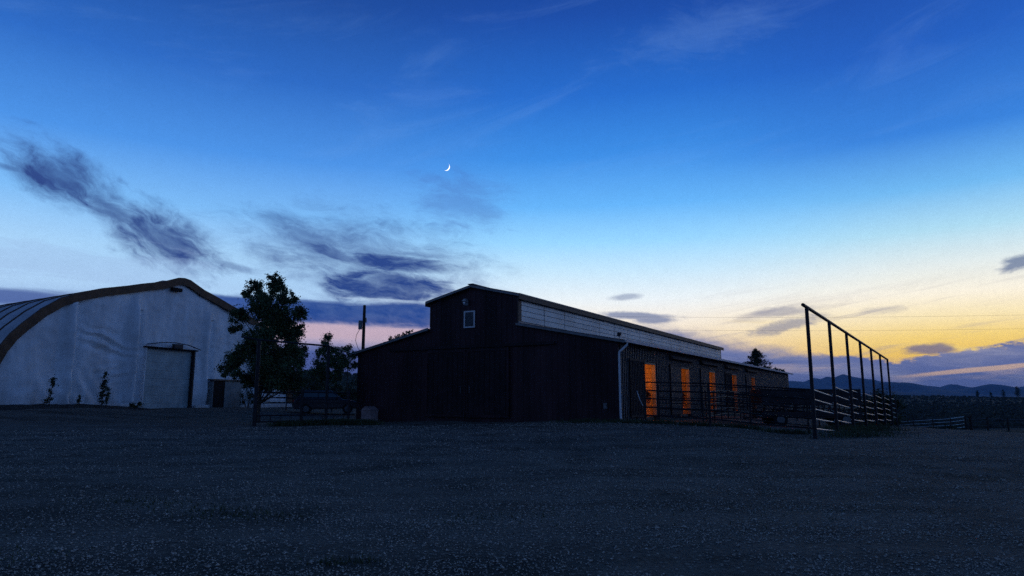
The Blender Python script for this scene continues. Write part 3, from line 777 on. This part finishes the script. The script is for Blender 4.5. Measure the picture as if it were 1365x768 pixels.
tree('slender_tree', gp(436, 68), bl([(438,449,6),(434,460,8),(428,470,8),(446,466,8),(441,480,11),(425,486,9),(450,486,9),(432,500,12),(418,500,9),(448,503,10)], 68, 3), 22000, .075, .12,
     'airy pointed tree behind the tall gate post', 'tree', M['leaf'], 'young trees past the driveway gate', 6, .5)
tree('slender_tree', gp(462, 70), bl([(462,464,7),(455,474,8),(470,474,7),(463,485,9),(473,487,6),(452,492,7)], 70, 4), 8500, .075, .1,
     'thin see-through tree close to the barn roof corner', 'tree', M['leaf'], 'young trees past the driveway gate', 7, .5)
tree('tree', gp(535, 66), bl([(546,445,6),(539,449,7),(528,452,8),(518,457,7),(508,463,6),(535,466,14)], 66, 5), 5000, .07, .1, 'round tree showing over the low left barn roof', 'tree', M['leaf'], seed=8)
def conifer(base, H_, rad, label, seed):
    rnd = random.Random(seed); t_ = empty('conifer', base, 0, label, 'tree'); mb = MB(); tk = MB()
    tk.tube([(0,0,-.2),(0,0,H_*.5),(0,0,H_*.98)], [.14,.09,.015], 8).build('trunk', M['bark'], t_)
    bb = MB()
    for k in range(240):
        u = rnd.random()**.8; z = H_*(.12+.86*u); l_ = rad*(1-u)**.8*rnd.uniform(.55,1.15)+.12; a = rnd.uniform(0,2*PI)
        e = Vector((math.cos(a)*l_, math.sin(a)*l_, z+l_*.12)); s0 = Vector((0,0,z))
        bb.tube([s0, e], [.025,.006], 3, caps=False)
        for q in range(int(60*l_/rad)+10):
            w_ = rnd.random()**.7; p = s0.lerp(e, w_)+Vector((rnd.gauss(0,.10), rnd.gauss(0,.10), rnd.gauss(-.05,.09)))
            d = Vector((rnd.gauss(0,1), rnd.gauss(0,1), rnd.gauss(0,.5))).normalized()*.15; n2 = d.cross(Vector((rnd.gauss(0,1),rnd.gauss(0,1),rnd.gauss(0,1)))).normalized()*.045
            mb.add([p-d, p-n2, p+d, p+n2], [(0,1,2,3)])
    bb.build('branches', M['bark'], t_, fix=False); mb.build('crown', M['needle'], t_, smooth=False, fix=False)
conifer(gpt(28.9, 80), 8.0, 3.9, 'dark conifer poking up behind the far end of the barn roof', 3)
tree('tree', gp(1036, 90), bl([(1030,495,7),(1042,497,6),(1020,492,5)], 90, 6), 2600, .08, .1, 'low treetop beside the conifer behind the barn roof', 'tree', M['leaf'], seed=10)

def bush(name, base, w_, h, label, seed, n_=900, size=.05, group=None, m=None, cat='bush'):
    rnd = random.Random(seed); t_ = empty(name, base, 0, label, cat, group); mb = MB(); st_ = MB()
    for k in range(max(7, int(w_*10))):
        a = rnd.uniform(0, 2*PI); l_ = rnd.random()**.6*w_/2; z = h*rnd.uniform(.25,.92)*(1-.45*(l_/(w_/2))**2)
        c_ = Vector((math.cos(a)*l_, math.sin(a)*l_, z)); st_.tube([(c_.x*.2, c_.y*.2, -.05), c_*.6, c_], [.02,.012,.004], 4, caps=False)
        leaves(mb, c_, h*.2, max(5, n_//max(7, int(w_*10))), size, rnd)
    st_.build('stems', M['bark'], t_, fix=False); mb.build('foliage', m or M['leaf2'], t_, smooth=False, fix=False)
def sapling(px, ytop, Yd, wpx, label, seed, n_=700):
    b0 = gp(px, Yd); h = at(px, ytop, Yd).z-b0.z; w_ = wpx*Yd/900
    rnd = random.Random(seed); t_ = empty('sapling', b0, 0, label, 'sapling', 'young saplings along the fabric wall'); mb = MB(); st_ = MB()
    st_.tube([(0,0,-.1),(w_*.1,0,h*.5),(w_*.2,0,h*.95)], [.03,.02,.006], 6).build('stem', M['bark'], t_)
    for k in range(int(12+h*5)):
        z = h*rnd.uniform(.12,.97); l_ = w_*.5*rnd.uniform(.2,1)*(1.15-z/h); a = rnd.uniform(0,2*PI)
        leaves(mb, Vector((w_*.2*z/h+math.cos(a)*l_, math.sin(a)*l_, z)), .13, n_//20, .05, rnd)
    mb.build('leaves', M['leaf2'], t_, smooth=False, fix=False)
sapling(66, 503, 39, 13, 'thin leaning sapling nearest the left photo edge, before the fabric wall', 1)
sapling(105, 527, 40.5, 6, 'tiniest sapling, between the two taller ones at the fabric wall', 2, 300)
sapling(136, 494, 42, 9, 'tallest sapling standing dark against the white fabric wall', 3, 1200)
sapling(142, 516, 41.5, 8, 'short sapling tight against the tallest one', 4, 500)
bush('bush', gp(182, 44.5), .9, .62, 'small dark bush left of the big arch building door', 12, 900)
bush('bush', gp(331, 55), 1.3, 1.5, 'dark bush under the downspout behind the tree trunk', 13, 1800)
for i, (px, Yd, w_, h, lb) in enumerate([(405,66,4.5,3.6,'dark bushy growth just right of the arch building'),(440,72,5,2.6,'broad low bush under the airy pointed tree'),(470,74,4.5,3.0,'dark bush against the barn left corner'),
                                      (428,60,3,1.6,'low bush left of the parked dark car')]):
    bush('bush', gp(px, Yd), w_, h, lb, 20+i, 5200, .09, 'bushes behind the driveway gate')
p = at(1171,519,52); bush('bush', gpt(p.x, 52), 2.5, 1.75-gz(p.x,52)-.15, 'dark rounded bush with a pointed top behind the pen fence', 31, 9000, .08)
bush('bush', gp(1262, 63), 1.3, .9, 'small dark bush against the curved pale rail fence', 32, 900)

# ------------------------------------------------------------------ sagebrush flat and far shrubs
def sage():
    rnd = random.Random(44); mb = MB()
    for k in range(5200):
        px = rnd.uniform(1150, 1420) if rnd.random() < .8 else rnd.uniform(380, 480)
        d = 78*math.exp(rnd.random()*2.1); p = at(px, 530, d); x, y = p.x+rnd.uniform(-4,4), d
        z = gz(x, y); s = rnd.uniform(.25,.7)*(1+d*.0012)
        vs = []; 
        for j in range(6):
            a = PI*j/3+rnd.random()*.6; vs.append((x+math.cos(a)*s*rnd.uniform(.7,1.1), y+math.sin(a)*s*.8, z-.1))
        for j in range(5):
            a = 2*PI*j/5+rnd.random(); vs.append((x+math.cos(a)*s*.7, y+math.sin(a)*s*.6, z+s*rnd.uniform(.5,1.)))
        vs.append((x, y, z+s*rnd.uniform(.7,1.15)))
        mb.add(vs, [(0,1,6),(1,7,6),(1,2,7),(2,8,7),(2,3,8),(3,9,8),(3,4,9),(4,10,9),(4,5,10),(5,6,10),(5,0,6),(6,7,11),(7,8,11),(8,9,11),(9,10,11),(10,6,11)])
    o = mb.build('sagebrush', M['sage'], smooth=False, fix=False); tag(o, kind='stuff')
sage()
for i, (px, h, s) in enumerate([(1303,5,1),(1321,4,2),(1338,6,3),(1357,9,4)]):
    Yd = 420+i*15; b0 = gp(px, Yd)
    tree('distant_tree', b0, [(b0+Vector((0,0,h*.35)), h*.22),(b0+Vector((.3,0,h*.6)), h*.2),(b0+Vector((0,0,h*.8)), h*.13)], 500, .22, .15,
         ['leftmost tiny tree on the far flat','second tiny tree from the left on the far flat','third tiny tree on the far flat','tallest tiny tree, at the right edge of the far flat'][i], 'tree', M['needle'], 'tiny trees on the far flat', 50+i)

# ------------------------------------------------------------------ pipe fences
def pipe(mb, a, b_, r=.03, seg=8): mb.tube([a, b_], r, seg)
def local(o, p): return o.matrix_world.inverted() @ Vector(p)
def fence(name, label, cat, pts, H_, zs, pr=.045, rr_=.028, pm=None, rm_=None, group=None, zoff=None):
    base = Vector(pts[0]); f_ = empty(name, base, 0, label, cat, group)
    for i, p in enumerate(pts):
        mb = MB(); q = Vector(p)-base; mb.tube([q+Vector((0,0,-.25)), q+Vector((0,0,H_))], pr, 8); mb.build('post', pm or M['blacksteel'], f_)
    for i, (p, q) in enumerate(zip(pts, pts[1:])):
        for k, z in enumerate(zs):
            mb = MB(); a = Vector(p)-base+Vector((0,0,z)); c_ = Vector(q)-base+Vector((0,0,z))
            mm_ = (a+c_)/2+Vector((0,0,-.012*((i+k) % 3)))
            mb.tube([a, mm_, c_], rr_, 6); mb.build('rail', rm_ or M['blacksteel'], f_)
    return f_
# near side of the pen: from the barn corner to the tall frame
NP = Vector((10.29, 23.4, gz(10.29,23.4)))
sp_ = Vector((5.32, 27.4, gz(5.32,27.4)))
nf = [sp_, sp_.lerp(NP, .42), sp_.lerp(NP, .995)]
for q in nf: q.z = gz(q.x, q.y)
fence('pipe_fence', 'black pipe fence across the near end of the stall pens', 'fence', nf, 1.64, [1.62,1.30,.98,.64,.32], .05, .03)
sf = [q+Vector((.9, 1.5, 0)) for q in (sp_, sp_.lerp(NP, .3), sp_.lerp(NP, .6), sp_.lerp(NP, .93))]
for q in sf: q.z = gz(q.x, q.y)
fence('inner_pipe_fence', 'thin six-rail pipe fence just inside the near end of the stall pens', 'fence', sf, 1.56, [1.52,1.28,1.04,.80,.56,.30], .035, .02)
# chain latch by the first post
lt = MB(); a = at(849,521,27.6); c_ = at(857,541,27.4); lt.tube([a, (a+c_)/2+Vector((0,0,-.06)), c_], .016, 6); o = lt.build('chain', M['gutter']); tag(o, 'grey chain slanting down to the pen gate post by the first stall door', 'chain')

# tall frame fence with pale rails
fr = empty('tall_pipe_frame', NP, 0, 'tall black pipe frame with seven posts and pale rails at right', 'fence')
FE = Vector((25.9, 46.3, gz(25.9,46.3))); posts = []
tops = [4.12, 3.55]
for i in range(7):
    u = i/6; x = NP.x+(FE.x-.6-NP.x)*u; y = NP.y+(FE.y-.6-NP.y)*u
    posts.append(Vector((x, y, gz(x, y)))); zt = 4.10+(3.52-4.10)*u
    mb = MB(); mb.tube([(x-NP.x, y-NP.y, gz(x,y)-.3-NP.z), (x-NP.x, y-NP.y, zt-.02-NP.z)], .062, 10); mb.build('post', M['blacksteel'], fr)
d_ = (posts[6]-posts[0]).normalized(); d2 = Vector((d_.x, d_.y, 0))
mb = MB(); a = Vector((-d2.x*.6, -d2.y*.6, 4.12+.015-NP.z)); e_ = posts[6]-NP; e_.z = 3.53-NP.z; e_ += d2*.12; mb.tube([a, (a+e_)/2, e_], .062, 10); mb.build('top_beam', M['blacksteel'], fr)
Z0 = [(1.30,1.05),(1.46,1.21),(1.36,1.16),(1.24,1.04),(1.16,.95),(1.05,.82)]
for i in range(6):
    p, q = posts[i], posts[i+1]; s_ = (q-p)
    for k in range(5):
        za, zb = Z0[i][0]-.335*k, Z0[i][1]-.335*k
        mb = MB(); A_ = Vector((p.x+s_.x*.02-NP.x, p.y+s_.y*.02-NP.y, za-NP.z)); B_ = Vector((q.x-s_.x*.015-NP.x, q.y-s_.y*.015-NP.y, zb-NP.z))
        off = Vector((-d2.y, d2.x, 0))*.075
        mb.tube([A_+off, (A_+B_)/2+off+Vector((0,0,-.008)), B_+off], .024, 8); mb.build('rail', M['rail'], fr)
e0 = Vector((25.9,46.3,gz(25.9,46.3)))
mb = MB(); mb.tube([(e0.x-NP.x,e0.y-NP.y,e0.z-.3-NP.z),(e0.x-NP.x,e0.y-NP.y,.95-NP.z)], .07, 8); mb.build('end_post', M['blacksteel'], fr)
for k in range(5):
    mb = MB(); a = posts[6]-NP; a.z = .95-.3*k-NP.z; c_ = Vector((e0.x-NP.x, e0.y-NP.y, .85-.3*k-NP.z)); mb.tube([a, c_], .024, 6); mb.build('rail', M['rail'], fr)

# cross fences between the stall runs
def bw(x, y):          # barn coordinates to world
    return Vector((B0.x+x*math.cos(ANG)-y*math.sin(ANG), B0.y+x*math.sin(ANG)+y*math.cos(ANG), 0))
words = ['first','second','third','fourth']
for i, u in enumerate((13.3, 19.8, 26.6, 33.5)):
    wdt = 8.6 if i < 3 else 9.0
    pts_ = []
    for k in range(5):
        q = bw(.55+(wdt-.55)*k/4, u); q.z = gz(q.x, q.y); pts_.append(q)
    fence('pen_divider', f'{words[i]} black rail divider between stall pens, counted from the near end', 'fence', pts_, 1.6, [1.55,1.26,.97,.68,.38], .04, .024, group='dividers between the stall pens')
# fence along the far side of the near pen, parallel to the barn
pts_ = []
for k in range(6):
    q = bw(3.1, 6.2+k*1.42) if k < 0 else bw(2.4, 5.4+k*1.55); q.z = gz(q.x, q.y); pts_.append(q)
fence('pen_alley_fence', 'black rail fence running along the barn before the second stall door', 'fence', pts_, 1.55, [1.5,1.2,.9,.6,.3], .036, .022)

# driveway gate at left with tall posts and overhead pipe
g0 = gpt(-10.86, 29); g1 = gpt(-8.40, 31); g2 = gpt(-7.72, 32.6)
gate = empty('driveway_gate', g0, 0, 'dark pipe gate under a high crossbar beside the barn at left', 'gate')
def gb(name, pts_, r, seg=8, m=None): 
    mb = MB(); mb.tube([Vector(q)-g0 for q in pts_], r, seg); return mb.build(name, m or M['blacksteel'], gate)
gb('tall_post', [g0+Vector((0,0,-.3)), g0+Vector((0,0,3.62))], .085, 10)
gb('tall_post', [g1+Vector((0,0,-.3)), g1+Vector((0,0,3.50))], .07, 10)
rf = bw(-W_-.2, .4); rf.z = 3.28
ov = at(322,449,28.2)
gb('crossbar', [ov, Vector((g0.x,g0.y,g0.z+3.64)), Vector((g1.x,g1.y,g1.z+3.52)), rf], .04, 8)
gm = g0.lerp(g1, .50); gm = gpt(at(401,566,29.9).x, 29.9); ge_ = gpt(at(464,563,32.).x, 32.)
for q, h, r in ((gm, 1.55, .07), (ge_, 1.55, .06)): gb('post', [q+Vector((0,0,-.3)), q+Vector((0,0,h))], r)
line_ = [g0, gm, ge_, gpt(at(472,563,32.6).x, 32.6)]
for h in (1.42, 1.20, .96, .44, .18):
    for a, c_ in zip(line_, line_[1:]): gb('rail', [a+Vector((0,0,h)), c_+Vector((0,0,h))], .032 if h in (1.42,.44,.18) else .02, 6)
for k in range(9):
    u = (k+.5)/9; a = g0.lerp(gm, u*2) if u < .5 else gm.lerp(ge_, u*2-1)
    gb('picket', [a+Vector((0,0,.18)), a+Vector((0,0,.44))], .018, 6)
# low rail fence across the yard before the arch building
pts_ = [gpt(at(x, 530, 47).x, 47+(x-345)*.03) for x in (345, 376, 400, 430)]
fence('yard_fence', 'low thin rail fence behind the driveway gate', 'fence', pts_, 1.2, [1.15,.85,.55], .045, .03)

# pale curved rail fence and wire fence, far right
cf = [(26.1,46.6),(34.,60.),(40.,72.),(43.2,72.5),(43.6,69),(43.4,66)]
cf = [(41.6,75.5),(42.6,73),(43.2,70.6),(43.5,68.2),(43.5,66)]
pts_ = [Vector((x, y, gz(x, y))) for x, y in cf]
fence('rail_fence', 'pale four-rail fence curving over the rise at far right', 'fence', pts_, 1.32, [1.25,.93,.60,.28], .07, .035, rm_=M['rail'])
wf = [(43.8,65.7),(45.6,66),(47.7,66.2),(50.3,66.3),(53.5,66.5),(57,66.8)]
fp = [Vector((x, y, gz(x, y))) for x, y in wf]
fo = empty('wire_fence', fp[0], 0, 'dark wooden post and wire fence at the far right edge', 'fence')
for i, q in enumerate(fp):
    mb = MB(); r = .14 if i in (0, 3) else .09; a = q-fp[0]; mb.tube([a+Vector((0,0,-.3)), a+Vector((0,0,1.38 if i in (0,3) else 1.2))], [r, r*.92], 8); mb.build('post', M['pole'], fo)
for z in (1.12,.8,.45,.15):
    mb = MB(); mb.tube([q-fp[0]+Vector((0,0,z)) for q in fp], .016 if z != 1.12 else .03, 5); mb.build('wire', M['grey'], fo)

# ------------------------------------------------------------------ hay feeder wagon in the pen
wq = Vector((14.6, 34.2, gz(14.6,34.2)))
wg = empty('feed_wagon', wq, R(-4), 'low dark livestock feeder wagon behind the pen rails', 'wagon')
def wb(name, mb, m=None, **k): return mb.build(name, m or M['wagon'], k.get('parent', wg), bevel=k.get('bevel', 0))
hl = 2.35
mb = MB(); mb.box(-hl,hl,-.95,.95,.42,.50).box(-hl,hl,-1.0,-.94,.501,.72).box(-hl,hl,.94,1.0,.501,.72); wb('tray', mb)
mb = MB(); mb.box(-hl,hl,-.98,-.93,1.02,1.76).box(-hl,hl,.93,.98,1.02,1.76).box(-hl-.02,-hl+.03,-.929,.929,1.02,1.76).box(hl-.03,hl+.02,-.929,.929,1.02,1.76); wb('upper_panel', mb)
mb = MB(); mb.box(-hl,hl,-1.02,1.02,1.762,1.80); wb('roof', mb)
for k in range(10):
    x = -hl+.1+k*(2*hl-.2)/9
    mb = MB(); mb.tube([(x,-.96,.7),(x+.08,-.96,1.03)], .03, 6).tube([(x,.96,.7),(x+.08,.96,1.03)], .03, 6); wb('slant_bar', mb)
for x in (-1.5, 1.6):
    for y in (-.86,.86):
        mb = MB(); mb.disc((x,y,.34),.34,.2,'y',20); wh = wb('wheel', mb, M['rubber'])
        mb = MB(); mb.disc((x,y*1.13,.34),.19,.03,'y',16); mb.build('rim', M['grey'], wh)
mb = MB(); mb.tube([(-hl,0,.42),(-hl-.7,0,.40)], .05, 8); wb('tow_bar', mb)

# ------------------------------------------------------------------ parked car behind the driveway gate
cp = gpt(at(436,545,47).x, 47); 
car = empty('parked_car', cp, R(14), 'dark parked car behind the driveway gate', 'car')
def cb(name, mb, m, parent=None, bevel=0): return mb.build(name, m, parent or car, bevel=bevel)
body = [(-2.15,.35),(-2.2,.75),(-2.05,.98),(-1.2,1.02),(.75,1.0),(1.75,.88),(2.15,.72),(2.2,.35)]
cb('body', MB().prism(body, -.88, .88), M['carp'], bevel=.07)
cab = MB(); lo_ = [(-1.95,.98),(.95,.98)]; 
cab.v = [(-2.0,-.80,.985),(1.0,-.80,.985),(1.0,.80,.985),(-2.0,.80,.985),(-1.6,-.64,1.58),(.25,-.64,1.56),(.25,.64,1.56),(-1.6,.64,1.58)]
cab.f = [(0,1,5,4),(1,2,6,5),(2,3,7,6),(3,0,4,7),(4,5,6,7)]
cb('cabin', cab, M['carp'], bevel=.05)
def quad(p, thick=.012):
    a, b_, c_, d_q = [Vector(q) for q in p]; n_ = (b_-a).cross(d_q-a).normalized()*thick
    mb = MB(); mb.add([a+n_,b_+n_,c_+n_,d_q+n_,a+n_*2,b_+n_*2,c_+n_*2,d_q+n_*2], [(0,1,2,3),(4,5,6,7),(0,1,5,4),(1,2,6,5),(2,3,7,6),(3,0,4,7)]); return mb
cb('windscreen', quad([(.93,-.68,1.04),(.93,.68,1.04),(.34,.56,1.5),(.34,-.56,1.5)]), M['glass'])
for s in (-1, 1):
    for x0, x1, x2, x3 in ((-.55,.78,.16,-.55),(-1.75,-.63,-.63,-1.5)):
        q = [(x0,s*.775,1.05),(x1,s*.775,1.05),(x2,s*.665,1.5),(x3,s*.665,1.5)]
        cb('side_window', quad(q if s < 0 else q[::-1]), M['glass'])
    hl_ = cb('headlight', MB().box(2.02,2.2,s*.72-.14 if s > 0 else -.86,.86 if s > 0 else -.58,.66,.80), M['lampg'], bevel=.02)
    cb('tail_light', MB().box(-2.22,-2.12,s*.7-.1,s*.7+.1,.75,.95), mat('red_lens', (.3,.02,.02), .2))
    cb('wing_mirror', MB().box(.55,.7,min(s*.9,s*1.02),max(s*.9,s*1.02),1.02,1.14), M['carp'], bevel=.02)
    for x in (-1.35,1.35):
        wh = cb('wheel', MB().disc((x,s*.80,.34),.34,.22,'y',24), M['rubber']); cb('rim', MB().disc((x,s*.915,.34),.2,.02,'y',16), M['grey'], wh)

# ------------------------------------------------------------------ utility pole and lines
up = gpt(at(486,407,58).x, 58)
pl = empty('utility_pole', up, 0, 'wooden utility pole with a transformer rising behind the barn corner', 'utility pole')
hp = 8.9-up.z
MB().tube([(0,0,-.3),(0,0,hp)], [.17,.12], 10).build('pole', M['pole'], pl)
tb = MB().tube([(-.30,-.05,hp-2.1),(-.30,-.05,hp-1.35)], .17, 12).build('transformer', M['grey'], pl)
MB().box(-.28,.0,-.03,.03,hp-1.95,hp-1.9).box(-.28,.0,-.03,.03,hp-1.5,hp-1.45).build('bracket', M['grey'], tb)
MB().tube([(-.35,0,hp-2.1),(-.62,0,hp-2.6),(-.66,0,hp-3.1),(-.45,0,hp-3.7),(-.12,0,hp-4.1)], .022, 6).build('cable_loop', M['wire'], pl)
MB().box(-.05,.22,-.05,.05,hp-1.5,hp-1.1).build('switch_box', M['grey'], pl)
for i, (py_l, py_r, Y0, nm) in enumerate(((417,417,92,'upper'),(442,438,94,'lower'))):
    a = at(752, 421 if i == 0 else 438, Y0); c_ = at(1620, py_r-4 if i == 0 else 432, Y0-8); mb = MB(); o0 = a.copy()
    mb.tube([a.lerp(c_, k/14)+Vector((0,0,-.55*4*(k/14)*(1-k/14)))-o0 for k in range(15)], .009, 5)
    o = mb.build('power_line', M['wire'], loc=o0); tag(o, f'{nm} of the two thin wires crossing the yellow evening sky', 'wire', 'wires across the evening sky')
e1 = at(752,421,93); pb = gpt(e1.x, 93); q = empty('utility_pole', pb, 0, 'utility pole hidden behind the barn carrying the thin wires', 'utility pole')
MB().tube([(0,0,-.3),(0,0,e1.z-pb.z+.1)], [.16,.12], 8).build('pole', M['pole'], q)

# ------------------------------------------------------------------ small box at the barn front
bp = bw(-13.97, -.42); bp.z = gz(bp.x, bp.y)
bx = empty('small_box', bp, ANG, 'small pinkish box with a peaked lid against the dark barn front', 'box')
MB().box(-.33,.33,-.3,.3,-.02,.64).build('body', M['pink'], bx, bevel=.015)
MB().prism([(-.37,.642),(.37,.642),(.06,.86),(-.06,.86)], -.33, .33).build('lid', M['pink'], bx, bevel=.01)
MB().box(-.22,.22,-.325,-.302,.1,.5).build('door', M['pink'], bx)

# ------------------------------------------------------------------ moon: the sunlit part of its sphere
mc_ = at(594.6, 222.6, 9000); rad = 5.0/900*mc_.length*1.0
mb = MB(); fw = mc_.normalized(); dirl = (Vector((.80,0,-.60))).normalized()    # side of the limb that is lit
rt = (dirl-fw*dirl.dot(fw)).normalized(); ax = fw.cross(rt).normalized()
nU, nV = 10, 24
for i in range(nU+1):
    ph = R(-22+34*i/nU)      # from the limb round towards the viewer
    for j in range(nV+1):
        la = -PI/2+PI*j/nV
        d = (rt*math.cos(ph)-fw*math.sin(ph+R(22)))
        d = rt*math.cos(R(44)*i/nU) - fw*math.sin(R(44)*i/nU)
        mb.v.append(tuple((d*math.cos(la)+ax*math.sin(la))*rad))
mb.f = [(i*(nV+1)+j, (i+1)*(nV+1)+j, (i+1)*(nV+1)+j+1, i*(nV+1)+j+1) for i in range(nU) for j in range(nV)]
mm = bpy.data.materials.new('moonlight'); mm.use_nodes = True; t = mm.node_tree; t.nodes.clear(); k = N(t)
em = k.new('ShaderNodeEmission'); ou = k.new('ShaderNodeOutputMaterial'); t.links.new(em.outputs[0], ou.inputs[0])
c0 = k.new('ShaderNodeTexCoord'); t.links.new(k.mix(k.noise(c0.outputs['Object'], .02, 3., .5), (1,.97,.88,1), (.95,.97,1,1)), em.inputs[0]); em.inputs[1].default_value = 1.6
o = mb.build('moon', mm, smooth=False, loc=mc_); tag(o, 'thin bright crescent moon in the blue sky', 'moon')
